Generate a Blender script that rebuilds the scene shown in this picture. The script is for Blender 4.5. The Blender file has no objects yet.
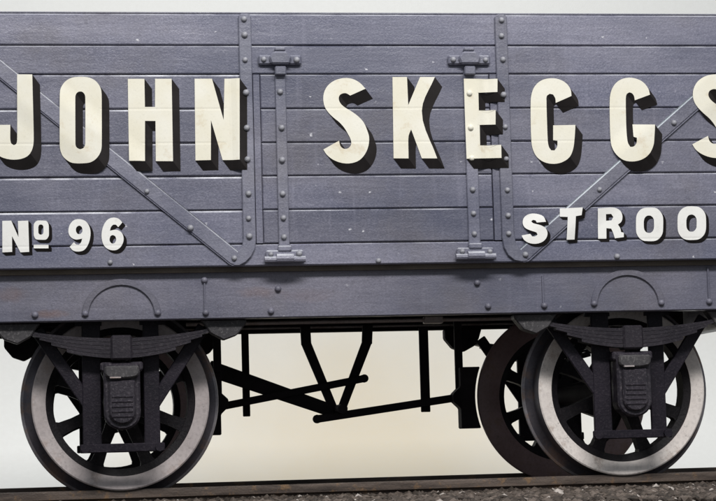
import bpy, bmesh, math, random
from mathutils import Vector, Matrix
random.seed(11)
SC = bpy.context.scene
COL = SC.collection
R = math.radians

# ------------------------------------------------------------------ camera
cd = bpy.data.cameras.new('camera')
cam = bpy.data.objects.new('camera', cd); COL.objects.link(cam)
cd.sensor_width = 36; cd.lens = 103.08
cd.clip_start = 0.1; cd.clip_end = 200
_r = Vector((0.98925, -0.14364, -0.02735)); _u = Vector((0.01341, -0.09709, 0.99519)); _f = Vector((0.14561, 0.98486, 0.09412))
m = Matrix((( _r.x, _u.x, -_f.x, -1.7185), (_r.y, _u.y, -_f.y, -11.880), (_r.z, _u.z, -_f.z, 0.2067), (0, 0, 0, 1)))
cam.matrix_world = m
SC.camera = cam

# ------------------------------------------------------------------ light
w = bpy.data.worlds.new('World'); SC.world = w; w.use_nodes = True
bg = w.node_tree.nodes['Background']
bg.inputs[0].default_value = (0.88, 0.94, 1.0, 1); bg.inputs[1].default_value = 0.34
def area(name, loc, target, size, power, color=(1, 1, 1), size_y=None):
    l = bpy.data.lights.new(name, 'AREA'); l.energy = power; l.color = color
    l.shape = 'RECTANGLE'; l.size = size; l.size_y = size_y or size
    o = bpy.data.objects.new(name, l); COL.objects.link(o)
    o.location = loc
    o.rotation_euler = (Vector(target) - Vector(loc)).to_track_quat('-Z', 'Y').to_euler()
    return o
kl = area('key_lamp', (0.1, -8.0, 7.6), (0.1, -1.1, 1.2), 8.0, 260, (1.0, 0.98, 0.96), 1.1)
kl.data.spread = R(85)
area('backdrop_fill_light', (0.5, -0.8, 10.5), (0.2, 6.4, 0.4), 6.0, 540, (1.0, 0.985, 0.965), 1.5)  # added lamp out of view, there only to whiten the backdrop
SC.view_settings.view_transform = 'Standard'
SC.view_settings.look = 'None'
SC.view_settings.exposure = 0.0
SC.view_settings.gamma = 1.0

# ------------------------------------------------------------------ materials
class NT:
    def __init__(s, name):
        s.m = bpy.data.materials.new(name); s.m.use_nodes = True
        s.t = s.m.node_tree; s.b = s.t.nodes['Principled BSDF']
    def n(s, typ, **kw):
        o = s.t.nodes.new(typ)
        for k, v in kw.items(): setattr(o, k, v)
        return o
    def l(s, a, b): s.t.links.new(a, b)
    def coord(s, scale=(1, 1, 1), kind='Object', rot=(0, 0, 0)):
        tc = s.n('ShaderNodeTexCoord'); mp = s.n('ShaderNodeMapping'); mp.inputs['Scale'].default_value = scale; mp.inputs['Rotation'].default_value = rot
        s.l(tc.outputs[kind], mp.inputs[0]); return mp.outputs[0]
    def noise(s, co, scale, detail=4, rough=.55):
        o = s.n('ShaderNodeTexNoise'); o.inputs['Scale'].default_value = scale
        o.inputs['Detail'].default_value = detail; o.inputs['Roughness'].default_value = rough
        s.l(co, o.inputs['Vector']); return o.outputs['Fac']
    def ramp(s, fac, lo, hi, a=0, b=1):
        o = s.n('ShaderNodeMapRange'); o.inputs[1].default_value = lo; o.inputs[2].default_value = hi
        o.inputs[3].default_value = a; o.inputs[4].default_value = b; o.clamp = True
        s.l(fac, o.inputs[0]); return o.outputs[0]
    def mix(s, fac, a, b, mode='MIX'):
        o = s.n('ShaderNodeMix', data_type='RGBA', blend_type=mode)
        if isinstance(fac, (int, float)): o.inputs[0].default_value = fac
        else: s.l(fac, o.inputs[0])
        for v, i in ((a, 6), (b, 7)):
            if isinstance(v, tuple): o.inputs[i].default_value = v + (1,) if len(v) == 3 else v
            else: s.l(v, o.inputs[i])
        return o.outputs[2]
    def math(s, op, a, b=0.0):
        o = s.n('ShaderNodeMath', operation=op)
        for v, i in ((a, 0), (b, 1)):
            if isinstance(v, (int, float)): o.inputs[i].default_value = v
            else: s.l(v, o.inputs[i])
        return o.outputs[0]
    def done(s, col, rough=.6, metal=0, bump=None, strength=.3, dist=.004, spec=.4):
        if isinstance(col, tuple): s.b.inputs['Base Color'].default_value = col + (1,)
        else: s.l(col, s.b.inputs['Base Color'])
        if isinstance(rough, (int, float)): s.b.inputs['Roughness'].default_value = rough
        else: s.l(rough, s.b.inputs['Roughness'])
        s.b.inputs['Metallic'].default_value = metal
        s.b.inputs['Specular IOR Level'].default_value = spec
        if bump is not None:
            o = s.n('ShaderNodeBump'); o.inputs['Strength'].default_value = strength; o.inputs['Distance'].default_value = dist
            s.l(bump, o.inputs['Height']); s.l(o.outputs[0], s.b.inputs['Normal'])
        return s.m

def body_paint(name, a, b, chips=.85, wear_glint=0.0, rust=()):
    t = NT(name); co = t.coord(); st = t.coord((.35, 1, 1.6))
    big = t.ramp(t.noise(st, 2.3, 5), .35, .68)
    col = t.mix(big, a, b)
    # fine paint grain
    fine = t.coord(rot=(.55, .42, .77))
    g = t.noise(fine, 95, 3, .7)
    col = t.mix(t.ramp(g, .45, .75, .0, .40), col, tuple(min(1, v * 1.7) for v in b))
    g2 = t.noise(fine, 47, 3, .65)
    col = t.mix(t.ramp(g2, .28, .44, .35, 0), col, tuple(v * .55 for v in a))
    oi = t.n('ShaderNodeObjectInfo')
    hsv = t.n('ShaderNodeHueSaturation'); t.l(col, hsv.inputs['Color']); t.l(t.ramp(oi.outputs['Random'], 0, 1, .77, 1.18), hsv.inputs['Value']); col = hsv.outputs[0]
    # broad patches where the paint has dulled darker and bluer
    s = t.noise(t.coord((.55, 1, .8)), 1.15, 3, .6)
    col = t.mix(t.ramp(s, .47, .66, 0, .6), col, (.075, .082, .125))
    # faint horizontal brush streaks and vertical runs
    s = t.noise(t.coord((1.2, 1, 30)), 3.0, 4)
    col = t.mix(t.ramp(s, .52, .8, 0, .3), col, tuple(v * .55 for v in a))
    s = t.noise(t.coord((14, 1, .8)), 2.0, 4)
    col = t.mix(t.ramp(s, .58, .8, 0, .22), col, tuple(min(1, v * 1.6) for v in b))
    # brownish grime
    s = t.noise(co, 1.1, 6, .65)
    col = t.mix(t.ramp(s, .52, .72, 0, .45), col, (a[0] * 1.05, a[0] * .93, a[0] * .9))
    if wear_glint:  # pale patches serve both worn paint and painted-in highlights
        s = t.noise(co, 3.2, 6, .7)
        col = t.mix(t.ramp(s, .40, .62, 0, wear_glint), col, (.62, .63, .68))
    for (x, z, rx, rz, k) in rust:
        sx = t.n('ShaderNodeSeparateXYZ'); t.l(t.coord(), sx.inputs[0])
        dx = t.math('DIVIDE', t.math('SUBTRACT', sx.outputs[0], x), rx); dz = t.math('DIVIDE', t.math('SUBTRACT', sx.outputs[2], z), rz)
        d = t.math('ADD', t.math('MULTIPLY', dx, dx), t.math('MULTIPLY', dz, dz))
        d = t.math('ADD', d, t.math('MULTIPLY', t.noise(co, 22, 4), 1.3))
        col = t.mix(t.ramp(d, .5, 1.5, k, 0), col, (.17, .085, .05))
    if chips:
        v = t.n('ShaderNodeTexVoronoi', feature='F1', voronoi_dimensions='2D'); v.inputs['Scale'].default_value = 6; t.l(t.coord(rot=(math.pi / 2, 0, 0)), v.inputs['Vector'])
        cell = t.ramp(v.outputs['Color'], .58, .60)
        c = t.math('MULTIPLY', t.ramp(t.math('ADD', v.outputs['Distance'], t.math('MULTIPLY', t.noise(t.coord((.6, 1, 1.3)), 32, 4, .7), .42)), .195, .225, 1, 0), cell)
        col = t.mix(t.math('MULTIPLY', c, chips), col, (.62, .62, .66))
    return t.done(col, t.ramp(t.noise(co, 6, 5, .65), .35, .65, .30, .55), 0, t.math('ADD', g, t.math('MULTIPLY', t.noise(t.coord((.5, 1, 2.2)), 9, 4), 1.5)), .38, .005, .5)

PLANK_A, PLANK_B = (.110, .115, .168), (.205, .202, .256)
M = {}
M['plank'] = body_paint('grey_plank_paint', PLANK_A, PLANK_B)
M['plank_edge'] = body_paint('worn_highlit_plank_edge', PLANK_A, PLANK_B, 0, .55)  # upper chamfers: paint wear with the edge highlight coloured in
M['plank_edge_worn'] = body_paint('chalky_highlit_plank_edge', PLANK_A, PLANK_B, 0, .95)  # stronger wear and painted-in highlight for the left-hand boards
M['iron'] = body_paint('grey_ironwork_paint', (.120, .123, .170), (.195, .193, .245), .0, .08)
M['iron_edge'] = body_paint('highlit_ironwork_paint', (.22, .22, .25), (.32, .33, .37), .0, .6)  # paler colour stands in for light catching upward edges and hinge tops
M['sole'] = body_paint('solebar_paint', (.118, .116, .152), (.175, .170, .215), .25, 0,
                       ((-1.76, .925, .12, .03, .5), (-.66, 1.02, .14, .04, .28), (-1.95, 1.03, .10, .05, .3), (-.40, 1.0, .2, .05, .15)))
M['iron_highlight'] = body_paint('highlight_edge_ironwork', (.48, .54, .60), (.62, .69, .74), .0, .5)  # highlight along the right brace's upper edge, put into the colour
M['bolt'] = body_paint('bolt_paint', (.07, .068, .08), (.14, .138, .16), 0, .5)  # pale mottling paints glints on to the bolt heads

def dark(name, a, b, rough=.6, grain=.5, hi=(.16, .14, .15), spec=.35):
    t = NT(name); co = t.coord()
    col = t.mix(t.ramp(t.noise(co, 4, 5), .35, .65), a, b)
    g = t.noise(co, 70, 4, .7)
    col = t.mix(t.ramp(g, .52, .75, 0, grain), col, hi)
    return t.done(col, rough, 0, g, .5, .005, spec)
M['gear'] = dark('black_underframe', (.024, .021, .024), (.045, .039, .043), .7, .3, (.05, .045, .045), .08)
M['axlebox'] = dark('grimy_axlebox', (.018, .0155, .022), (.034, .029, .038), .42, .8, (.13, .115, .13))
M['spring'] = dark('grimy_spring', (.014, .012, .017), (.028, .024, .031), .5, .45, (.10, .09, .10), .25)
M['wiron'] = dark('grimy_w_iron', (.007, .0055, .0105), (.016, .0125, .020), .5, .45, (.07, .058, .07), .25)
M['shoe'] = dark('spring_shoe_grey', (.035, .033, .037), (.07, .066, .069), .5, .6, (.22, .21, .21))
M['spoke'] = dark('black_wheel_centre', (.006, .005, .007), (.013, .011, .013), .5, .35, (.05, .042, .045), .2)
M['inside'] = dark('bare_inside_boards', (.09, .075, .06), (.15, .125, .10), .8, .3)
def tyre_mat(name, a, b, rustk, metal=.35):
    t = NT(name); co = t.coord()
    col = t.mix(t.ramp(t.noise(co, 5, 5), .3, .7), a, b)
    g = t.noise(co, 60, 4, .7)
    col = t.mix(t.ramp(g, .45, .75, 0, .45), col, tuple(v * .55 for v in a))
    r = t.noise(co, 4.6, 7, .75)
    col = t.mix(t.ramp(r, .53, .64, 0, rustk), col, (.27, .16, .10))
    col = t.mix(t.ramp(t.noise(co, 28, 4, .7), .58, .72, 0, .4), col, (.10, .085, .08))
    return t.done(col, .42, metal, g, .25, .003, .5)
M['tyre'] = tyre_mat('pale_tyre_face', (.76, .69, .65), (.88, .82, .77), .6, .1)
M['tyre_dull'] = tyre_mat('dull_tyre_face', (.42, .37, .365), (.55, .495, .485), .45, .15)  # duller copy puts the weaker light on the left wheels into the colour
M['tread'] = tyre_mat('dark_tread_steel', (.075, .07, .085), (.14, .13, .15), .4, .5)
M['flange'] = tyre_mat('worn_flange_steel', (.20, .19, .21), (.34, .32, .34), .7, .4)
M['tread_rust'] = tyre_mat('purple_brown_tread', (.26, .17, .165), (.36, .25, .25), .35, .0)

def letter_mat(name, a, b, dirt, k, spec=.25):
    t = NT(name); co = t.coord()
    col = t.mix(t.ramp(t.noise(co, 5, 5), .35, .68), a, b)
    col = t.mix(t.ramp(t.noise(co, 70, 3, .7), .55, .8, 0, .25), col, tuple(v * .6 for v in a))
    col = t.mix(t.ramp(t.noise(co, 7, 7, .75), .58, .70, 0, k), col, dirt)
    return t.done(col, .7, 0, t.noise(co, 60, 3), .12, .003, spec)
M['letter'] = letter_mat('cream_lettering', (.77, .735, .605), (.82, .80, .71), (.55, .42, .25), .45)
M['letter_white'] = letter_mat('white_lettering', (.80, .79, .76), (.86, .86, .83), (.45, .42, .38), .25)
M['shade'] = letter_mat('black_letter_shade', (.010, .009, .009), (.017, .015, .015), (.03, .027, .025), .3, .02)
M['shade_side'] = letter_mat('brown_grey_letter_shade', (.019, .017, .017), (.030, .027, .027), (.05, .045, .045), .3, .02)

def rail_mat():
    t = NT('rusty_rail'); co = t.coord(); st = t.coord((.5, 3, 6))
    col = t.mix(t.ramp(t.noise(st, 5, 6, .65), .35, .65), (.045, .034, .029), (.15, .115, .095))
    col = t.mix(t.ramp(t.noise(co, 9, 6, .7), .57, .68, 0, .75), col, (.28, .165, .08))
    return t.done(col, .55, .25, t.noise(co, 50, 4, .7), .5, .006)
M['rail'] = rail_mat()
def stone_mat():
    t = NT('ballast_stone'); oi = t.n('ShaderNodeAttribute', attribute_name='tone')
    col = t.mix(oi.outputs['Fac'], (.022, .016, .012), (.135, .107, .090))
    col = t.mix(t.ramp(oi.outputs['Fac'], .965, .97), col, (.40, .36, .33))
    co = t.coord()
    col = t.mix(t.ramp(t.noise(co, 60, 4), .45, .7, 0, .5), col, (.10, .075, .055))
    return t.done(col, .75, 0, t.noise(co, 90, 3), .5, .004)
M['stone'] = stone_mat()
M['ballast_bed'] = dark('ballast_dirt', (.035, .03, .027), (.07, .06, .055), .9, .5, (.14, .12, .11))
def paper():
    t = NT('backdrop_paper'); co = t.coord()
    sx = t.n('ShaderNodeSeparateXYZ'); t.l(co, sx.inputs[0])
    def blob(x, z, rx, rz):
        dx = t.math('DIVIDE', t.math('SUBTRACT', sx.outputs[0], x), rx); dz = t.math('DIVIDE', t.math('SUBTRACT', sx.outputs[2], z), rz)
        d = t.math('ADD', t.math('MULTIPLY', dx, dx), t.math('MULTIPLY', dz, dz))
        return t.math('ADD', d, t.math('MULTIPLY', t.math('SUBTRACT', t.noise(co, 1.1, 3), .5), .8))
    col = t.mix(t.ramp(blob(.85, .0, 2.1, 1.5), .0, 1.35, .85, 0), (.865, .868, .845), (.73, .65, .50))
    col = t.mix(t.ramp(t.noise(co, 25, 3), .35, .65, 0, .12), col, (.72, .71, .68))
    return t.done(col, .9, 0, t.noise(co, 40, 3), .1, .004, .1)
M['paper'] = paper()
M['board'] = dark('painted_baseboard', (.10, .09, .08), (.14, .13, .115), .8, .2)

# ------------------------------------------------------------------ mesh helpers
class MB:
    def __init__(s): s.bm = bmesh.new()
    def face(s, vs, mi=0):
        try:
            f = s.bm.faces.new(vs); f.material_index = mi; return f
        except ValueError: return None
    def box(s, x0, x1, y0, y1, z0, z1, bev=0, mi=0):
        b = bmesh.new() if bev else s.bm
        v = [b.verts.new((x, y, z)) for x in (x0, x1) for y in (y0, y1) for z in (z0, z1)]
        for q in ((0, 1, 3, 2), (4, 6, 7, 5), (0, 4, 5, 1), (2, 3, 7, 6), (0, 2, 6, 4), (1, 5, 7, 3)):
            b.faces.new([v[i] for i in q]).material_index = mi
        if bev:
            for f in b.faces: f.material_index = mi
            s._bev(b, bev)
        return s
    def _bev(s, b, bev):
        bmesh.ops.recalc_face_normals(b, faces=b.faces)
        es = [e for e in b.edges if len(e.link_faces) == 2 and e.calc_face_angle(0) > .5]
        bmesh.ops.bevel(b, geom=es, offset=bev, segments=1, affect='EDGES', profile=.5)
        me = bpy.data.meshes.new('tmp'); b.to_mesh(me); b.free(); s.bm.from_mesh(me); bpy.data.meshes.remove(me)
    def cbox(s, x0, x1, z0, z1, yf, yb, c=.006, ct=None):
        """board whose front edges (facing -Y) are chamfered; upper chamfer gets slot 1"""
        ct = ct or c
        q = lambda a, b, d, e, y: [s.bm.verts.new((a, y, d)), s.bm.verts.new((b, y, d)), s.bm.verts.new((b, y, e)), s.bm.verts.new((a, y, e))]
        F = q(x0 + c, x1 - c, z0 + c, z1 - ct, yf); G = q(x0, x1, z0, z1, yf + c); B = q(x0, x1, z0, z1, yb)
        s.face(F)
        for i in range(4):
            j = (i + 1) % 4
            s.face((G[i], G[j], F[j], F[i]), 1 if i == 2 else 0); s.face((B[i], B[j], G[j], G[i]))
        s.face(B[::-1]); return s
    def prism(s, P, y0, y1, bev=0, mi=0):
        b = bmesh.new() if bev else s.bm
        a = [b.verts.new((x, y0, z)) for x, z in P]; c = [b.verts.new((x, y1, z)) for x, z in P]
        b.faces.new(a).material_index = mi; b.faces.new(c[::-1]).material_index = mi
        for i in range(len(P)):
            j = (i + 1) % len(P); b.faces.new((a[i], c[i], c[j], a[j])).material_index = mi
        if bev: s._bev(b, bev)
        return s
    def bar(s, p, q, wd, y0, y1, bev=0, w2=None):
        (x0, z0), (x1, z1) = p, q; L = math.hypot(x1 - x0, z1 - z0); nx, nz = -(z1 - z0) / L / 2, (x1 - x0) / L / 2
        w2 = wd if w2 is None else w2
        return s.prism([(x0 + nx * wd, z0 + nz * wd), (x0 - nx * wd, z0 - nz * wd), (x1 - nx * w2, z1 - nz * w2), (x1 + nx * w2, z1 + nz * w2)], y0, y1, bev)
    def tube(s, p, q, r, n=10, r2=None):
        p, q = Vector(p), Vector(q); d = (q - p).normalized(); a = d.orthogonal().normalized(); b = d.cross(a)
        r2 = r if r2 is None else r2; A = []; B = []
        for i in range(n):
            t = 2 * math.pi * i / n; o = a * math.cos(t) + b * math.sin(t)
            A.append(s.bm.verts.new(p + o * r)); B.append(s.bm.verts.new(q + o * r2))
        for i in range(n): s.face((A[i], A[(i + 1) % n], B[(i + 1) % n], B[i]))
        s.face(A[::-1]); s.face(B); return s
    def lathe(s, prof, c, n=64, mats=None):
        """profile of (r, y) turned about the Y axis through c, closed loop"""
        rings = []
        for i in range(n):
            t = 2 * math.pi * i / n
            rings.append([s.bm.verts.new((c[0] + r * math.cos(t), c[1] + y, c[2] + r * math.sin(t))) for r, y in prof])
        k = len(prof)
        for i in range(n):
            A, B = rings[i], rings[(i + 1) % n]
            for j in range(k):
                s.face((A[j], A[(j + 1) % k], B[(j + 1) % k], B[j]), mats[j] if mats else 0)
        return s
    def done(s, name, mats, parent=None, smooth=None, label=None, loc=None):
        bmesh.ops.recalc_face_normals(s.bm, faces=s.bm.faces)
        me = bpy.data.meshes.new(name); s.bm.to_mesh(me); s.bm.free()
        for m_ in (mats if isinstance(mats, (list, tuple)) else [mats]): me.materials.append(M[m_])
        if smooth is not None:
            me.shade_smooth(); me.set_sharp_from_angle(angle=R(smooth))
        o = bpy.data.objects.new(name, me); COL.objects.link(o)
        if parent: o.parent = parent
        if label: o['label'] = label
        if loc: o.location = loc
        return o

def link(name, me, parent, loc=(0, 0, 0), rot=(0, 0, 0), label=None):
    o = bpy.data.objects.new(name, me); COL.objects.link(o); o.parent = parent; o.location = loc; o.rotation_euler = rot
    if label: o['label'] = label
    return o
def thing(name, label, cat, loc=(0, 0, 0)):
    o = bpy.data.objects.new(name, None); COL.objects.link(o); o.location = loc; o.empty_display_size = .2
    o['label'] = label; o['category'] = cat; return o

# ------------------------------------------------------------------ ground, backdrop, track
b = MB(); b.box(-12, 12, -14, 9, -.62, -.58); o = b.done('ground', 'board'); o['kind'] = 'structure'
b = MB(); b.prism([(-3.9, -.58), (2.4, -.58), (2.4, -.30), (1.5, -.085), (-3.3, -.085), (-3.9, -.35)], -6, 6)
o = b.done('ballast_bed', 'ballast_bed'); o.rotation_euler = (0, 0, 0); o['kind'] = 'structure'
for v in o.data.vertices: v.co = (v.co.y, v.co.x, v.co.z)
o.data.flip_normals()
# sheet of white paper hung behind the track, sweeping forward on to the table
prof = [(2.5, -.575), (4.2, -.575)] + [(4.2 + 2.0 * math.sin(t), -.575 + 2.0 * (1 - math.cos(t))) for t in [R(a) for a in range(10, 91, 10)]] + [(6.2, 8.0)]
b = MB(); cols = []
NX = 12
for (y, z) in prof: cols.append([b.bm.verts.new((-8 + 16 * i / NX, y + .03 * math.sin(i * 1.3), z)) for i in range(NX + 1)])
for a, c in zip(cols, cols[1:]):
    for i in range(NX): b.face((a[i], a[i + 1], c[i + 1], c[i]))
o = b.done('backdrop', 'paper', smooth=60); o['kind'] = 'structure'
md = o.modifiers.new('thick', 'SOLIDIFY'); md.thickness = .01; md.offset = 0

RAILP = [(-.036, 0), (.036, 0), (.038, -.012), (.036, -.045), (.012, -.055), (.012, -.13), (.06, -.15), (.06, -.16), (-.06, -.16), (-.06, -.15), (-.012, -.13), (-.012, -.055), (-.036, -.045), (-.038, -.012)]
for yc, lab in ((-.725, 'rusty brown rail nearest the camera, under the pale wheel tyres'), (.725, 'dark rail on the far side of the track, beyond the wagon wheels')):
    b = MB(); N = 60; rings = []
    for i in range(N + 1):
        x = -6 + 12 * i / N
        rings.append([b.bm.verts.new((x, yc + y + random.uniform(-.0008, .0008), z + random.uniform(-.0008, 0))) for y, z in RAILP])
    k = len(RAILP)
    for A, B_ in zip(rings, rings[1:]):
        for j in range(k): b.face((A[j], A[(j + 1) % k], B_[(j + 1) % k], B_[j]))
    b.face(rings[0]); b.face(rings[-1])
    o = b.done('rail', 'rail', smooth=35); o['label'] = lab; o['category'] = 'rail'; o['group'] = 'rails of the track'

def stones():
    ico = bmesh.new(); bmesh.ops.create_icosphere(ico, subdivisions=1, radius=1)
    iv = [v.co.copy() for v in ico.verts]; fi = [[v.index for v in f.verts] for f in ico.faces]; ico.free()
    V = []; F = []; T = []
    def put(x, y, z, s):
        base = len(V); tone = random.random() ** 1.6
        if random.random() < .02: tone = 1.0; s *= .6
        sx, sy, sz = s * random.uniform(.7, 1.3), s * random.uniform(.7, 1.3), s * random.uniform(.55, .95); a = random.uniform(0, 6.28); ca, sa = math.cos(a), math.sin(a)
        for c in iv:
            k = random.uniform(.72, 1.2); X, Y, Z = c.x * sx * k, c.y * sy * k, c.z * sz * k
            V.append((x + X * ca - Y * sa, y + X * sa + Y * ca, z + Z)); T.append(tone)
        for f in fi: F.append([base + i for i in f])
    for i in range(13000): put(random.uniform(-2.6, 2.4), random.uniform(-3.2, -.81), random.uniform(-.092, -.070), random.uniform(.014, .030))
    for i in range(1500): put(random.uniform(-2.6, 2.6), random.uniform(-1.0, -.805), random.uniform(-.085, -.066), random.uniform(.007, .016))
    for i in range(2500): put(random.uniform(-2.6, 2.6), random.uniform(-.62, .62), random.uniform(-.095, -.075), random.uniform(.012, .024))
    for i in range(3500):
        x, y = random.uniform(-5.9, 5.9), random.uniform(-3.2, 1.45)
        if abs(abs(y) - .725) > .09: put(x, y, random.uniform(-.095, -.075), random.uniform(.014, .028))
    me = bpy.data.meshes.new('ballast'); me.from_pydata(V, [], F)
    at = me.attributes.new('tone', 'FLOAT', 'POINT'); at.data.foreach_set('value', T)
    me.materials.append(M['stone'])
    o = bpy.data.objects.new('ballast', me); COL.objects.link(o); o['kind'] = 'stuff'
    o['label'] = 'coarse grey brown ballast stones along the rails'; o['category'] = 'ballast'
stones()

# ------------------------------------------------------------------ the wagon
W = thing('railway_wagon', 'dark grey open model railway wagon with cream JOHN SKEGGS lettering standing on the rails', 'wagon')
HL = 2.45                      # half length
YF = -1.17                     # outer face of the near side boards
ZB = [1.153, 1.273, 1.453, 1.633, 1.811, 1.993, 2.179, 2.334, 2.506]
DX0, DX1 = -.638, .606         # door opening
STR_L, STR_R = (-.745, -.678), (.645, .712)
HIN_L, HIN_R = (-.557, -.500), (.463, .527)
BRL = ((-.795, 1.200), (-2.335, 2.490)); BRR = ((.766, 1.196), (2.30, 2.478)); BRW = .084
H_STR, H_BR, H_HIN = .016, .0125, .014

def side(sgn, near):
    """one side of the body: boards, posts and ironwork (sgn=1 near side, -1 far side)"""
    y = lambda v: v * sgn
    def fix(o):
        if sgn < 0:
            for v in o.data.vertices: v.co.y = -v.co.y
            o.data.flip_normals()
        return o
    b = MB(); b.box(-HL + .01, HL - .01, YF + .036, YF + .075, 1.13, 2.49); fix(b.done('side_lining', 'inside', W))
    b = MB(); b.box(DX0 + .004, DX1 - .004, YF + .012, YF + .0355, ZB[1] + .004, ZB[6] - .004); door = fix(b.done('side_door', 'plank', W))
    def plank(x0, x1, r, par):
        worn = near and x1 < 0
        z0, z1 = ZB[r] + .0025, ZB[r + 1] - .0025
        b = MB(); dy = random.uniform(-.0012, .0012); n = 1
        b.cbox(x0, x1, z0, z1, YF + dy, (YF + .011) if par is door else YF + .0355, .006 + random.uniform(-.001, .001), .0095 if worn else .0065)
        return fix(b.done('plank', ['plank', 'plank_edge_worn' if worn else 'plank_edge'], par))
    for r in (0, 6, 7):
        if r == 7: plank(-HL, HL, r, W)
        else: plank(-HL, HL, r, W)
    for r in range(1, 6):
        plank(-HL, STR_L[1] + .002, r, W); plank(DX0 + .002, DX1 - .002, r, door); plank(STR_R[0] + .003, HL, r, W)
    for x0, x1 in ((STR_L[1] + .004, DX0 - .001), (DX1 + .001, STR_R[0] + .001)):
        b = MB(); b.box(x0, x1, YF - .003, YF + .035, ZB[1] + .002, ZB[6] - .002, .0015); fix(b.done('door_post', 'plank', W))
    b = MB(); b.box(-HL, HL, YF + .002, YF + .085, ZB[8] - .001, ZB[8] + .008, .002); fix(b.done('capping_strip', 'iron', W))
    # ---- bolts share one mesh
    if near:
        b = MB(); b.lathe([(.0005, -.016), (.008, -.0155), (.0135, -.010), (.016, 0), (.0005, 0)], (0, 0, 0), 10); bo = b.done('bolt', 'bolt', smooth=50)
        side.bolt = bo.data; bpy.data.objects.remove(bo)
        side.soled = side.bolt.copy(); side.soled.materials[0] = M['sole']; side.painted = side.bolt.copy(); side.painted.materials[0] = M['letter']
    def bolts(par, pts, h):
        for (x, z) in pts:
            over = near and .42 < x < .60 and 1.70 < z < 2.17          # signwriter's paint carried over the heads
            k = link('bolt', side.painted if over else side.bolt, par, (x + random.uniform(-.002, .002), sgn * (YF - h), z + random.uniform(-.002, .002)), (0, 0 if sgn > 0 else 0, 0 if sgn > 0 else math.pi))
            s_ = random.uniform(.9, 1.15); k.scale = (s_, s_, s_)
    # ---- upright washer plates whose feet curl round to the braces
    def arc(cx, cz, r, a0, a1, n=7): return [(cx + r * math.cos(R(a0 + (a1 - a0) * i / n)), cz + r * math.sin(R(a0 + (a1 - a0) * i / n))) for i in range(n + 1)]
    for (x0, x1), pts, hand in ((STR_L, [(-.714, z) for z in (2.474, 2.387, 2.255, 2.078, 1.889, 1.719, 1.536, 1.408, 1.314)], -1),
                                (STR_R, [(.680, z) for z in (2.470, 2.386, 2.255, 2.063, 1.888, 1.715, 1.546, 1.405, 1.308)], 1)):
        P = [(x1, 2.492), (x1 - .012, 2.502), (x0 + .012, 2.502), (x0, 2.492)]
        if hand < 0: P += [(x0, 1.300), (x0 - .006, 1.262), (x0 - .028, 1.232)] + [(-.800, 1.158)] + [(-.77, 1.157), (-.735, 1.175), (-.705, 1.205), (-.684, 1.245), (x1, 1.290)]
        else: P += [(x0, 1.290), (x0 + .008, 1.235), (x0 + .030, 1.192), (.710, 1.164), (.745, 1.1565), (.785, 1.158)] + [(x1 + .030, 1.225), (x1 + .008, 1.258), (x1, 1.300)]
        b = MB(); b.prism(P, YF - H_STR, YF - .0015, .004); o = fix(b.done('washer_plate', 'iron', W)); bolts(o, pts, H_STR)
    # ---- diagonal braces
    for (p, q), pts in ((BRL, [(-1.244, 1.553), (-1.023, 1.361), (-.795, 1.196), (-2.12, 2.296)]), (BRR, [(1.192, 1.541), (1.622, 1.906), (.770, 1.196), (2.02, 2.235)])):
        dx, dz = q[0] - p[0], q[1] - p[1]; L = math.hypot(dx, dz); dx /= L; dz /= L; nx, nz = -dz, dx; h = BRW / 2
        P = [(p[0] + nx * h, p[1] + nz * h), (q[0] + nx * h, q[1] + nz * h), (q[0] - nx * h, q[1] - nz * h), (p[0] - nx * h, p[1] - nz * h)]
        a0 = math.degrees(math.atan2(-nz, -nx))
        t0 = math.atan2(-nz, -nx); t1 = t0 - math.pi if math.cos(t0 - math.pi / 2) * -dx + math.sin(t0 - math.pi / 2) * -dz > 0 else t0 + math.pi
        P += [(p[0] + h * math.cos(t0 + (t1 - t0) * i / 8), p[1] + h * math.sin(t0 + (t1 - t0) * i / 8)) for i in range(1, 8)]
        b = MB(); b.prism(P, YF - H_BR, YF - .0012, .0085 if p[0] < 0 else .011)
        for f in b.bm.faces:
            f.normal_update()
            if abs(f.normal.y) > .3 and abs(f.normal.y) < .95 or abs(f.normal.y) < .3: f.material_index = 1 if f.normal.z > .25 else 0  # upward bevels take the painted highlight slot
        o = fix(b.done('diagonal_brace', ['iron', 'iron_highlight' if p[0] > 0 else 'iron_edge'], W)); bolts(o, pts, H_BR)
    # ---- door straps with their hinges and latch brackets
    for (x0, x1), pts in ((HIN_L, [(-.530, z) for z in (2.082, 1.889, 1.717, 1.536, 1.408, 1.307)]), (HIN_R, [(.492, z) for z in (2.070, 1.885, 1.715, 1.548, 1.418, 1.311)])):
        b = MB(); b.box(x0, x1, YF - H_HIN, YF - .0018, 1.20, 2.185, .004); o = fix(b.done('hinge_strap', 'iron', W)); bolts(o, pts, H_HIN)
        xc = (x0 + x1) / 2
        b = MB()      # latch at the top: cross bar with two bolted ears, boss and lug
        b.box(xc - .115, xc + .115, YF - .026, YF - .001, 2.226, 2.278, .008)
        b.prism([(xc - .05, 2.225), (xc + .05, 2.225), (xc + .062, 2.262), (xc + .036, 2.296), (xc - .036, 2.296), (xc - .062, 2.262)], YF - .047, YF - .0005, .010)
        b.box(xc - .028, xc + .028, YF - .040, YF - .002, 2.298, 2.316, .005)
        b.box(xc - .030, xc + .030, YF - .044, YF - .0025, 2.168, 2.215, .006)
        o = fix(b.done('latch_bracket', 'iron', W)); bolts(o, [(xc - .088, 2.252), (xc + .088, 2.252)], .026)
        b = MB()      # hinge on the bottom board
        b.box(xc - .100, xc + .100, YF - .030, YF - .001, 1.176, 1.236, .008)
        b.tube((xc - .108, YF - .030, 1.186), (xc + .108, YF - .030, 1.186), .017, 10)
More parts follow.
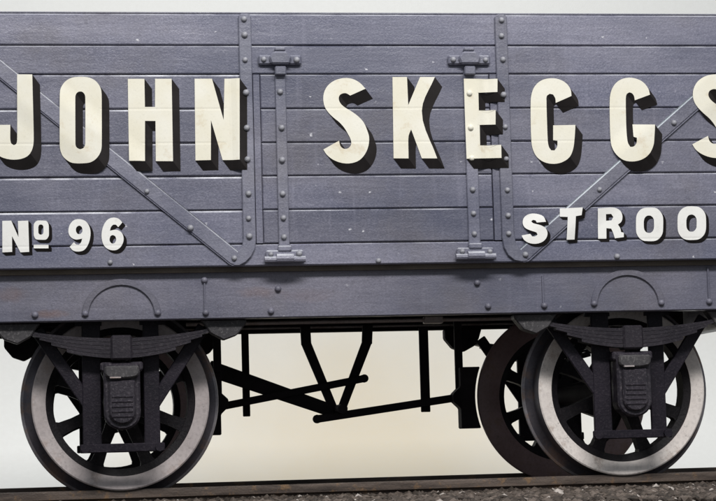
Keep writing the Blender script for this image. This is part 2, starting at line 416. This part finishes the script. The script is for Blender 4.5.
        b.tube((xc - .045, YF - .036, 1.192), (xc + .045, YF - .036, 1.192), .024, 10)
        b.box(xc - .036, xc + .036, YF - .040, YF - .002, 1.228, 1.258, .006)
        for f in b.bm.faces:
            f.normal_update(); f.material_index = 1 if f.normal.z > .35 else 0  # upward faces take the painted highlight slot
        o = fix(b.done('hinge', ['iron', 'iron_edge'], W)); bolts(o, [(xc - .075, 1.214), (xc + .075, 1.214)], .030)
    bolts(W, [(-1.442, 1.188), (-.029, 1.176), (1.278, 1.180), (-2.2, 1.186), (2.1, 1.186)], 0)
side(1, True); side(-1, False)

for s in (-1, 1):              # ends, headstocks and buffers
    x = s * (HL - .002)
    b = MB(); b.box(min(x, x - s * .05), max(x, x - s * .05), -1.09, 1.09, 1.16, 2.49); e = b.done('end_panel', 'inside', W)
    for r in range(8):
        b = MB(); b.box(min(x + s * .001, x + s * .03), max(x + s * .001, x + s * .03), -1.165, 1.165, ZB[r] + .003, ZB[r + 1] - .003, .006); b.done('plank', 'plank', e)
    b = MB(); b.box(min(x, x - s * .12), max(x, x - s * .12), -1.13, 1.13, .86, 1.150, .008); hs = b.done('headstock', 'sole', W)
    for yb in (-.86, .86):
        b = MB(); b.tube((x, yb, 1.02), (x + s * .30, yb, 1.02), .11, 16, .075); b.tube((x + s * .28, yb, 1.02), (x + s * .42, yb, 1.02), .045, 12); b.tube((x + s * .42, yb, 1.02), (x + s * .45, yb, 1.02), .17, 24)
        b.done('buffer', 'gear', W, smooth=40)
b = MB(); b.box(-HL + .06, HL - .06, -1.09, 1.09, 1.10, 1.149); b.done('wagon_floor', 'gear', W)

# ---- solebars and underframe
def solebar(s):
    b = MB(); b.box(-HL + .13, HL - .13, *(sorted((s * 1.10, s * 1.02))), .885 if s < 0 else .922, 1.1495, .006)
    o = b.done('solebar', 'sole' if s < 0 else 'gear', W)
    return o
sb = solebar(-1); sb2 = solebar(1)
YS = -1.10
for xc, z0, rx, rz in ((-1.385, .912, .206, .192), (1.347, .922, .205, .192)):
    b = MB(); n = 20
    O = [(xc + rx * math.cos(math.pi * i / n), z0 + rz * math.sin(math.pi * i / n)) for i in range(n + 1)]
    I = [(xc + (rx - .034) * math.cos(math.pi * i / n), z0 + (rz - .034) * math.sin(math.pi * i / n)) for i in range(n + 1)]
    b.prism(O + I[::-1], YS - .012, YS - .001, .003); b.done('half_hoop', 'sole', sb)
for x0, x1, z0, z1 in ((-.953, -.943, .92, 1.095), (.872, .882, .93, 1.09), (1.799, 1.809, .93, 1.12)):
    b = MB(); b.box(x0, x1, YS - .011, YS - .001, z0, z1, .003); b.done('edge_strip', 'sole', sb)
for (x, z) in ((-1.573, .924), (-1.196, .922), (1.158, .930), (1.535, .928), (-.944, .918), (.882, .924), (1.805, .930), (-.559, 1.038), (-.599, .920), (.517, 1.053), (.573, .926), (-1.832, .922), (-.948, 1.09), (-2.2, .93)):
    k = link('bolt', side.soled, sb, (x, YS - .001, z)); k.scale = (1.15,) * 3
for x in (-2.0, -1.0, -.35, .35, 1.0, 2.0):
    b = MB(); b.box(x - .05, x + .05, -1.018, 1.018, 1.03, 1.097); b.done('cross_beam', 'gear', W)
for z0, z1, m_ in ((.945, .958, 'tyre_dull'), (.985, .992, 'shoe')):
    b = MB(); b.box(-2.2, 2.2, 1.008, 1.0185, z0, z1, .003); b.done('edge_strip', m_, sb2)  # pale strips colour in a highlight along the far frame
b = MB(); b.tube((-1.0, -.32, .905), (1.0, -.32, .905), .011, 10); b.box(.36, .47, -.35, -.29, .885, .925, .005); b.done('highlight_rod', 'tyre_dull', W, smooth=40)  # added pale rod, its colour supplies a grey highlight under the floor

# ---- wheelsets
AX = 1.386; ZC = .47; RT = .475
def tyre_mesh(face):
    b = MB(); prof = [(.400, -.055), (.468, -.065), (RT, -.060), (RT + .003, .05), (RT + .010, .066), (.521, .084), (.534, .090), (.537, .099), (.532, .112), (.520, .118), (.400, .118)]
    #        segment j joins prof[j] to prof[j+1]
    b.lathe(prof, (0, 0, 0), 96, [0, 0, 1, 1, 1, 3, 3, 2, 2, 2, 2])
    o = b.done('tyre', [face, 'tread', 'tread_rust', 'flange'], smooth=40); me = o.data; bpy.data.objects.remove(o); return me
b = MB(); b.lathe([(.03, -.075), (.085, -.075), (.10, -.055), (.105, .10), (.03, .10)], (0, 0, 0), 32)
b.lathe([(.362, -.035), (.401, -.048), (.401, .10), (.362, .085)], (0, 0, 0), 64)
o = b.done('wheel', 'spoke', smooth=40); WH = o.data; bpy.data.objects.remove(o)
b = MB(); n = 8; prof = [(.09, .066), (.16, .052), (.28, .047), (.345, .056), (.375, .085)]
A = [[b.bm.verts.new((s * w_ * .5 * 1.25, y, r)) for s, y in ((-1, -.022 - .02 * (r < .2)), (1, -.022 - .02 * (r < .2)), (1, .06), (-1, .06))] for r, w_ in prof]
for p_, q_ in zip(A, A[1:]):
    for j in range(4): b.face((p_[j], p_[(j + 1) % 4], q_[(j + 1) % 4], q_[j]))
b.face(A[0]); b.face(A[-1])
o = b.done('spoke', 'spoke'); SP = o.data; bpy.data.objects.remove(o)
TY = {'pale': tyre_mesh('tyre'), 'dull': tyre_mesh('tyre_dull')}
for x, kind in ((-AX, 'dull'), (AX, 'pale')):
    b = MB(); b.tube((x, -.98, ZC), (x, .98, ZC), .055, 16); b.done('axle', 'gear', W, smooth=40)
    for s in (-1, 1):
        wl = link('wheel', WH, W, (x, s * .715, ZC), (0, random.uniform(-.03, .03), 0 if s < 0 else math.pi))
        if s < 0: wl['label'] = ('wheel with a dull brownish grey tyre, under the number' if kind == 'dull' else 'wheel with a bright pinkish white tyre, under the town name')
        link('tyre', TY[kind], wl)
        for k in range(8): link('spoke', SP, wl, (0, 0, 0), (0, R(22.5 + 45 * k), 0))

# ---- springs, axleboxes and W-irons, one set per axle end
def running_gear(x, s):
    f = (lambda o: o)
    def fx(o):
        if s > 0:
            for v in o.data.vertices: v.co.y = -v.co.y
            o.data.flip_normals()
        return o
    # W-iron plate
    b = MB(); y0, y1 = -.945, -.915
    b.box(x - .206, x - .108, y0, y1, .225, .925, .004)
    b.box(x + .116, x + .200, y0 + .0015, y1 - .001, .225, .925, .004)
    for sg in (-1, 1): b.box(x + sg * .17 - .07, x + sg * .17 + .07, y0 + .0025, y1 - .002, .87, .93)
    w_ = fx(b.done('w_iron', 'wiron', W))
    for sg in (-1, 1):
        b = MB(); b.bar((x + sg * .44, .855), (x + sg * .163, .440), .066, y0 + .004, y1 - .003, .004); fx(b.done('stay', 'wiron', w_))
    b = MB(); b.box(x - .222, x + .222, y0 - .022, y0 - .002, .198, .245, .005); k = fx(b.done('tie_bar', 'wiron', w_))
    for sg in (-1, 1):
        b = MB(); b.tube((x + sg * .195, y0 - .040, .222), (x + sg * .195, y0 - .018, .222), .024, 8); fx(b.done('nut', 'wiron', w_))
    # axlebox
    b = MB()
    P = [(x - .095, .665), (x - .095, .40)] + [(x - .095 * math.cos(R(a)), .40 - .085 * math.sin(R(a))) for a in range(15, 180, 15)] + [(x + .095, .40), (x + .095, .665)]
    b.prism(P, -1.035, -.90, .010)
    P = [(x - .112, .672), (x - .112, .628), (x - .07, .610), (x, .602), (x + .07, .610), (x + .112, .628), (x + .112, .672)]
    b.prism(P, -1.020, -.91, .008)
    ab = fx(b.done('axlebox', 'axlebox', W))
    P = [(x - .070, .575), (x - .070, .41)] + [(x - .070 * math.cos(R(a)), .41 - .065 * math.sin(R(a))) for a in range(15, 180, 15)] + [(x + .070, .41), (x + .070, .575)]
    b = MB(); b.prism(P, -1.056, -1.034, .008); cv = fx(b.done('axlebox_cover', 'axlebox', ab))
    b = MB()
    P = [(x - .090, .650), (x - .090, .606)] + [(x + .090 * math.sin(R(a)), .600 - .018 * math.cos(R(a))) for a in range(-60, 61, 20)] + [(x + .090, .606), (x + .090, .650)]
    b.prism(P, -1.068, -1.034, .009); b.box(x - .066, x - .004, -1.0705, -1.05, .583, .596, .003, 1); fx(b.done('lid', ['shoe', 'tyre_dull'], ab))  # second box is a pale strip painting a highlight streak on the lid
    for i in range(5):
        z = .385 + .026 * i; b = MB(); b.tube((x - .055, -1.056, z), (x + .055, -1.056, z), .0055, 6); fx(b.done('rib', 'axlebox', ab))
    # leaf spring
    b = MB(); b.box(x - .056, x + .056, -1.052, -.93, .682, .812, .010); bk = fx(b.done('spring_buckle', 'spring', W))
    for i, hl in enumerate((.475, .462, .425, .365, .285)):
        b = MB(); n = 20; T = []; Bm = []
        for j in range(n + 1):
            u = -hl + 2 * hl * j / n; z = .797 + .19 * u * u - .0215 * i * (1 - .62 * (u / .475) ** 2)
            if i == 0 and abs(u) > .43: z += .006
            T.append((x + u, z)); Bm.append((x + u, z - .0195 * (1 - .45 * (u / .475) ** 2)))
        b.prism(T + Bm[::-1], -1.04 + .0015 * i, -.945, 0); fx(b.done('spring_leaf', 'spring', bk))
    # shoes carrying the spring ends
    for sg in (-1, 1):
        zt = .884 if s < 0 else .921; P = [(x + sg * .42, zt), (x + sg * .66, zt), (x + sg * .66, .862), (x + sg * .61, .800), (x + sg * .54, .775), (x + sg * .47, .812), (x + sg * .44, .858)]
        if sg > 0: P = P[::-1]
        b = MB(); b.prism(P, -1.05, -.965, .006); fx(b.done('spring_shoe', 'shoe' if s < 0 else 'gear', W))
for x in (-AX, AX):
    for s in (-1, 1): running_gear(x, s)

# ---- brake gear, hung from the far solebar
Y0 = .80
b = MB(); b.bar((-.188, .95), (-.184, .83), .062, Y0, Y0 + .03, .004); b.bar((-.186, .845), (-.012, .400), .060, Y0 + .001, Y0 + .029, .004, .052); b.bar((.206, .95), (.198, .83), .064, Y0, Y0 + .03, .004); b.bar((.200, .845), (.016, .400), .060, Y0 + .002, Y0 + .028, .004, .052); b.box(-.05, .05, Y0 + .004, Y0 + .026, .385, .45, .004)
b.done('v_hanger', 'gear', W)
b = MB(); b.bar((-.80, .700), (-.005, .405), .100, Y0 - .045, Y0 - .02, .006, .078); b.done('brake_lever', 'gear', W)
b = MB(); b.tube((0, Y0 - .06, .425), (0, Y0 + .32, .425), .03, 12); b.tube((0, .55, .425), (0, Y0, .425), .03, 12); b.done('brake_shaft', 'gear', W, smooth=40)
def rod(p, q, wd, y):
    b = MB(); b.bar(p, q, wd, y, y + .03, .006); b.tube((q[0], y - .001, q[1]), (q[0], y + .031, q[1]), wd * .56, 14); b.done('push_rod', 'gear', W)
rod((-.740, .458), (.160, .612), .046, Y0 - .10)
rod((.80, .487), (-.145, .368), .048, Y0 - .14)
for x, w2 in ((-.562, .045), (.568, .058)):
    b = MB(); b.box(x - w2 / 2, x + w2 / 2, Y0 + .05, Y0 + .075, .397, .93, .004); b.done('safety_loop', 'gear', W)
for s in (-1, 1):
    b = MB(); b.box(s * .752 - .024, s * .752 + .024, .66, .69, .50, .96, .005); b.done('brake_hanger', 'gear', W)
    b = MB(); cx = s * AX
    P = [(s * .742, .665), (s * .742, .545), (s * .695, .50), (s * .695, .455), (s * .742, .41), (s * .742, .285)]
    Q = []
    for i in range(11):
        z = .285 + (.665 - .285) * i / 10; dx = math.sqrt(.553 ** 2 - (z - ZC) ** 2); Q.append((s * (AX - dx), z))
    P = P + Q
    if s > 0: P = P[::-1]
    b.prism(P, .585, .70, .006); b.done('brake_block', 'gear', W)

# ------------------------------------------------------------------ sign-written lettering
# outlines in millimetres on the wagon side: (character, small?, [outer, holes...])
LETTERS = [
    ('J',0,[[(-1908,2176),(-1830,2176),(-1827,1830),(-1834,1786),(-1854,1752),(-1888,1734),(-1934,1729),(-1979,1737),(-2014,1756),(-2032,1785),(-2039,1826),(-2039,1912),(-1946,1912),(-1947,1833),(-1942,1814),(-1929,1805),(-1917,1812),(-1912,1833)]]),
    ('O',0,[[(-1556,2164),(-1530,2159),(-1506,2146),(-1487,2125),(-1475,2099),(-1472,2070),(-1476,1799),(-1480,1771),(-1493,1745),(-1512,1724),(-1536,1711),(-1563,1707),(-1609,1707),(-1636,1712),(-1659,1726),(-1678,1746),(-1689,1772),(-1693,1801),(-1689,2071),(-1685,2100),(-1672,2126),(-1653,2146),(-1629,2159),(-1603,2164)],[(-1582,2087),(-1574,2086),(-1568,2082),(-1562,2075),(-1559,2068),(-1557,2059),(-1561,1808),(-1563,1799),(-1566,1792),(-1572,1785),(-1579,1782),(-1587,1780),(-1588,1780),(-1595,1782),(-1602,1786),(-1608,1792),(-1611,1800),(-1612,1808),(-1609,2059),(-1607,2068),(-1604,2075),(-1598,2082),(-1591,2086),(-1583,2087)]]),
    ('H',0,[[(-1334,2154),(-1247,2154),(-1247,2004),(-1194,2004),(-1191,2154),(-1104,2154),(-1105,1715),(-1195,1716),(-1193,1929),(-1248,1930),(-1252,1716),(-1335,1717)]]),
    ('N',0,[[(-983,2154),(-891,2154),(-834,1933),(-825,2154),(-746,2154),(-755,1719),(-844,1719),(-901,1933),(-906,1720),(-987,1718)]]),
    ('S',0,[[(-71,2099),(-102,2132),(-143,2153),(-191,2156),(-238,2143),(-275,2115),(-296,2076),(-300,2034),(-292,1999),(-273,1969),(-246,1942),(-215,1916),(-190,1886),(-172,1854),(-159,1826),(-156,1803),(-165,1785),(-182,1775),(-201,1777),(-215,1791),(-221,1819),(-307,1772),(-290,1745),(-256,1717),(-203,1698),(-156,1698),(-114,1714),(-83,1747),(-64,1790),(-59,1838),(-68,1873),(-85,1915),(-113,1948),(-148,1975),(-189,2001),(-208,2020),(-217,2044),(-211,2064),(-193,2074),(-175,2074),(-155,2062)]]),
    ('K',0,[[(77,2162),(156,2162),(158,2009),(227,2162),(308,2162),(231,1979),(307,1720),(223,1721),(170,1878),(155,1843),(151,1721),(70,1722)]]),
    ('E',0,[[(463,2150),(648,2149),(645,2077),(541,2073),(540,1977),(632,1979),(629,1900),(542,1898),(541,1787),(656,1789),(655,1718),(464,1715),(463,1901)]]),
    ('G',0,[[(1058,2057),(1055,2091),(1033,2125),(991,2149),(942,2154),(893,2142),(855,2109),(835,2061),(829,1995),(826,1839),(831,1773),(853,1725),(895,1695),(949,1686),(998,1697),(1036,1724),(1056,1766),(1065,1814),(1074,1898),(950,1896),(947,1815),(971,1812),(967,1778),(952,1759),(934,1760),(922,1779),(917,1815),(918,2031),(921,2057),(937,2069),(956,2065),(967,2045),(969,2019)]]),
    ('G',0,[[(1498,2063),(1490,2096),(1461,2133),(1418,2153),(1369,2156),(1319,2136),(1287,2097),(1272,2048),(1266,1837),(1271,1777),(1291,1735),(1332,1702),(1381,1694),(1437,1706),(1475,1733),(1502,1782),(1510,1836),(1516,1896),(1392,1899),(1393,1830),(1411,1824),(1407,1794),(1391,1776),(1372,1774),(1361,1794),(1357,1837),(1361,2042),(1367,2066),(1382,2076),(1397,2071),(1408,2054),(1411,2032)]]),
    ('S',0,[[(1979,2115),(1947,2148),(1904,2169),(1854,2172),(1804,2159),(1765,2131),(1742,2092),(1736,2050),(1745,2015),(1765,1985),(1792,1958),(1825,1931),(1851,1902),(1869,1870),(1882,1842),(1884,1819),(1875,1801),(1857,1790),(1837,1793),(1823,1807),(1816,1834),(1725,1788),(1742,1760),(1778,1733),(1833,1714),(1883,1713),(1928,1730),(1960,1763),(1981,1806),(1987,1854),(1979,1889),(1962,1931),(1932,1964),(1896,1990),(1853,2017),(1833,2036),(1824,2059),(1831,2080),(1850,2090),(1869,2090),(1890,2078)]]),
    ('N',1,[[(-1993,1409),(-1947,1410),(-1911,1323),(-1913,1408),(-1860,1409),(-1857,1246),(-1902,1244),(-1944,1329),(-1944,1247),(-1994,1245)]]),
    ('o',1,[[(-1776,1408),(-1769,1407),(-1763,1403),(-1759,1396),(-1756,1388),(-1755,1379),(-1755,1336),(-1756,1328),(-1760,1320),(-1765,1313),(-1771,1309),(-1778,1308),(-1812,1309),(-1818,1310),(-1825,1314),(-1829,1321),(-1832,1329),(-1833,1337),(-1833,1380),(-1832,1389),(-1828,1397),(-1823,1403),(-1817,1407),(-1810,1409)],[(-1793,1388),(-1790,1387),(-1787,1385),(-1785,1382),(-1783,1378),(-1783,1374),(-1783,1349),(-1784,1345),(-1785,1341),(-1787,1338),(-1790,1336),(-1793,1335),(-1799,1335),(-1802,1336),(-1805,1338),(-1807,1341),(-1809,1345),(-1809,1349),(-1809,1374),(-1808,1378),(-1807,1382),(-1805,1385),(-1802,1387),(-1799,1388)]]),
    ('-',1,[[(-1834,1283),(-1758,1282),(-1758,1263),(-1834,1264)]]),
    ('9',1,[[(-1598,1414),(-1623,1410),(-1644,1390),(-1654,1362),(-1652,1335),(-1639,1317),(-1617,1307),(-1592,1310),(-1584,1312),(-1591,1291),(-1603,1280),(-1614,1281),(-1627,1294),(-1649,1269),(-1632,1250),(-1603,1244),(-1575,1252),(-1555,1278),(-1543,1315),(-1541,1352),(-1550,1383),(-1567,1404)],[(-1582,1357),(-1583,1348),(-1587,1341),(-1593,1336),(-1599,1335),(-1606,1336),(-1611,1341),(-1615,1349),(-1616,1357),(-1615,1366),(-1611,1373),(-1605,1378),(-1598,1380),(-1592,1378),(-1586,1373),(-1583,1365)]]),
    ('6',1,[[(-1427,1248),(-1401,1253),(-1381,1272),(-1370,1301),(-1373,1328),(-1385,1346),(-1408,1356),(-1432,1353),(-1440,1351),(-1434,1371),(-1421,1383),(-1410,1383),(-1397,1369),(-1375,1394),(-1393,1413),(-1421,1420),(-1449,1411),(-1470,1385),(-1482,1347),(-1483,1311),(-1475,1280),(-1458,1259)],[(-1408,1306),(-1410,1297),(-1414,1290),(-1419,1285),(-1426,1283),(-1433,1285),(-1438,1290),(-1442,1297),(-1443,1306),(-1441,1315),(-1438,1322),(-1432,1327),(-1425,1328),(-1419,1326),(-1413,1322),(-1410,1314)]]),
    ('S',1,[[(888,1370),(876,1399),(843,1414),(803,1415),(772,1397),(762,1368),(771,1342),(800,1325),(833,1313),(839,1302),(827,1292),(809,1292),(799,1306),(752,1298),(765,1273),(797,1255),(842,1254),(878,1272),(894,1304),(886,1334),(860,1351),(818,1364),(808,1374),(818,1382),(832,1379),(838,1367)]]),
    ('T',1,[[(967,1441),(1094,1446),(1086,1404),(1054,1399),(1044,1273),(999,1272),(1009,1395),(965,1397)]]),
    ('R',1,[[(1178,1440),(1272,1444),(1305,1427),(1316,1398),(1309,1368),(1289,1352),(1301,1332),(1305,1311),(1320,1307),(1319,1283),(1269,1277),(1260,1308),(1251,1330),(1224,1333),(1222,1276),(1176,1276)],[(1224,1409),(1254,1410),(1265,1393),(1254,1375),(1224,1373)]]),
    ('O',1,[[(1488,1442),(1506,1439),(1521,1429),(1533,1414),(1541,1396),(1543,1375),(1540,1324),(1537,1304),(1528,1286),(1514,1271),(1498,1262),(1480,1259),(1443,1260),(1426,1263),(1410,1273),(1398,1287),(1390,1306),(1389,1326),(1391,1377),(1394,1397),(1403,1416),(1416,1430),(1433,1439),(1451,1442)],[(1466,1399),(1474,1398),(1481,1393),(1487,1386),(1491,1376),(1491,1366),(1490,1337),(1488,1326),(1484,1317),(1478,1310),(1470,1305),(1462,1304),(1458,1304),(1450,1306),(1443,1310),(1437,1318),(1434,1327),(1433,1337),(1434,1367),(1436,1377),(1440,1386),(1446,1393),(1454,1398),(1462,1399)]]),
    ('O',1,[[(1726,1446),(1744,1443),(1761,1433),(1774,1418),(1782,1400),(1784,1379),(1782,1328),(1778,1308),(1768,1289),(1754,1275),(1737,1266),(1717,1263),(1680,1263),(1661,1267),(1645,1276),(1632,1291),(1624,1310),(1622,1330),(1624,1381),(1628,1402),(1638,1420),(1652,1434),(1669,1443),(1688,1447)],[(1705,1402),(1713,1400),(1721,1395),(1726,1388),(1730,1379),(1731,1368),(1729,1340),(1728,1330),(1723,1321),(1717,1314),(1709,1309),(1701,1308),(1697,1308),(1689,1309),(1682,1314),(1676,1322),(1673,1331),(1672,1341),(1673,1369),(1675,1379),(1679,1388),(1685,1396),(1693,1400),(1702,1402)]]),
]
def smooth_poly(P):
    P = [Vector((x / 1000, z / 1000)) for x, z in P]; n = len(P); tan = []
    for i in range(n):
        a, c = P[i] - P[i - 1], P[(i + 1) % n] - P[i]
        ang = abs(math.atan2(a.x * c.y - a.y * c.x, a.dot(c)))
        tan.append(None if ang > R(48) else ((a.normalized() + c.normalized()).normalized()))
    out = []
    for i in range(n):
        j = (i + 1) % n; p, q = P[i], P[j]; d = q - p; L = d.length
        if tan[i] is None and tan[j] is None or L < .012: out.append(p); continue
        li = min(L, (p - P[i - 1]).length * 1.6); lj = min(L, (P[(j + 1) % n] - q).length * 1.6)
        ta = (tan[i] * li) if tan[i] else d; tb = (tan[j] * lj) if tan[j] else d
        k = 3 if L < .05 else 5
        for s in range(k):
            t = s / k; h00 = 2 * t ** 3 - 3 * t * t + 1; h10 = t ** 3 - 2 * t * t + t; h01 = -2 * t ** 3 + 3 * t * t; h11 = t ** 3 - t * t
            out.append(p * h00 + ta * h10 + q * h01 + tb * h11)
    return out

def relief(x, z):
    """how far the ironwork stands proud of the boards at (x, z)"""
    h = 0.0
    for r in range(1, 8):
        d = abs(z - ZB[r])
        if d < .009: h = -.0010 * (1 - d / .009)
    for (a, c), k, z0, z1 in ((STR_L, H_STR, 1.25, 9), (STR_R, H_STR, 1.25, 9), (HIN_L, H_HIN, 1.2, 2.185), (HIN_R, H_HIN, 1.2, 2.185)):
        d = max(a - x, x - c)
        if z0 < z < z1 and d < .060: u = min(1, (.060 - d) / .056); h = max(h, k * u * u * (3 - 2 * u))
    for (p, q) in (BRL, BRR):
        L = math.hypot(q[0] - p[0], q[1] - p[1]); nx, nz = -(q[1] - p[1]) / L, (q[0] - p[0]) / L
        d = abs((x - p[0]) * nx + (z - p[1]) * nz) - BRW / 2; al = ((x - p[0]) * (q[0] - p[0]) + (z - p[1]) * (q[1] - p[1])) / L
        if d < .125 and -.12 < al < L: k = min(1, max(0, (.125 - d) / .120)); h = max(h, H_BR * k * k * (3 - 2 * k))
    return h
ZROW = sorted(set([round(1.0 + .012 * i, 4) for i in range(140)] + [ZB[r] + o for r in range(1, 8) for o in (-.009, 0, .009)]))
X_BR = sorted(v + e for a in (STR_L, STR_R, HIN_L, HIN_R) for v in a for e in (-.06, -.046, -.032, -.018, -.004, .004, .018, .032, .046, .06))
X_FINE = sorted(X_BR + [.005 * i for i in range(-500, 500)])
def paint(b, polys, off, mi=0):
    """fill polygons with a skin that follows the boards and ironwork; off(x,z) = paint thickness"""
    E = []
    for P in polys:
        for i in range(len(P)):
            p, q = P[i], P[(i + 1) % len(P)]
            if abs(p[1] - q[1]) > 1e-7: E.append((p, q) if p[1] < q[1] else (q, p))
    zs = [v[1] for P in polys for v in P]; z0, z1 = min(zs), max(zs)
    xs_ = [v[0] for P in polys for v in P]; fine = False
    for (p, q) in (BRL, BRR):
        L = math.hypot(q[0] - p[0], q[1] - p[1]); nx, nz = -(q[1] - p[1]) / L, (q[0] - p[0]) / L
        ds = [(x - p[0]) * nx + (z - p[1]) * nz for x in (min(xs_), max(xs_)) for z in (z0, z1)]
        if min(ds) < .18 and max(ds) > -.18: fine = True
    rows = sorted(set([z for z in ZROW if z0 < z < z1] + [round(z, 5) for z in zs] + ([.004 * i for i in range(int(z0 / .004) + 1, int(z1 / .004) + 1)] if fine else [])))
    rows = [r for i, r in enumerate(rows) if i == 0 or r - rows[i - 1] > 2e-5]
    X = lambda e, z: e[0][0] + (e[1][0] - e[0][0]) * min(1, max(0, (z - e[0][1]) / (e[1][1] - e[0][1])))
    for za, zb in zip(rows, rows[1:]):
        zm = (za + zb) / 2
        act = sorted([e for e in E if e[0][1] < zm < e[1][1]], key=lambda e: X(e, zm))
        ba = bb = X_BR if not fine else X_FINE
        for eL, eR in zip(act[::2], act[1::2]):
            xa0, xa1, xb0, xb1 = X(eL, za), X(eR, za), X(eL, zb), X(eR, zb)
            xs = [(xa0, xb0)] + [(u, v) for u, v in zip(ba, bb) if u > xa0 + 1e-4 and u < xa1 - 1e-4 and v > xb0 + 1e-4 and v < xb1 - 1e-4] + [(xa1, xb1)]
            prev = None
            for (u, v) in xs:
                A_ = b.bm.verts.new((u, YF - relief(u, za) - off(u, za), za)); B_ = b.bm.verts.new((v, YF - relief(v, zb) - off(v, zb), zb))
                if prev: b.face((prev[0], A_, B_, prev[1]), mi)
                prev = (A_, B_)
def area2(P): return sum(P[i][0] * P[(i + 1) % len(P)][1] - P[(i + 1) % len(P)][0] * P[i][1] for i in range(len(P))) / 2
NAMES = {'o': 'small raised o', '-': 'short bar under the small o', '9': 'figure 9', '6': 'figure 6'}
for idx, (ch, small, polys) in enumerate(LETTERS):
    polys = [smooth_poly(P) for P in polys]
    what = NAMES.get(ch, 'letter ' + ch); tone = 'small white ' if small else 'large cream '
    b = MB(); paint(b, polys, lambda x, z: .0042)
    dx, dz = (.0165, -.0165) if small else (.039, -.054)
    for k, P in enumerate(polys):
        if (area2(P) < 0) == (k == 0): P = P[::-1]          # outer counter-clockwise, holes clockwise
        for i in range(len(P)):
            p, q = P[i], P[(i + 1) % len(P)]
            ex, ez = q[0] - p[0], q[1] - p[1]; nx, nz = ez, -ex      # outward normal
            L = math.hypot(nx, nz)
            if L < 1e-6 or (nx * dx + nz * dz) / L < 1e-4: continue
            den = dx * nx + dz * nz
            f = lambda x, z, p=p, nx=nx, nz=nz, den=den: .0036 - .0018 * min(1, max(0, ((x - p[0]) * nx + (z - p[1]) * nz) / den))
            paint(b, [[p, q, (q[0] + dx, q[1] + dz), (p[0] + dx, p[1] + dz)]], f, 2 if (nx / L > .80 and not small) else 1)
    b.done('letter', ['letter_white' if small else 'letter', 'shade', 'shade_side'], W, label=tone + what + ' with a dark drop shade')
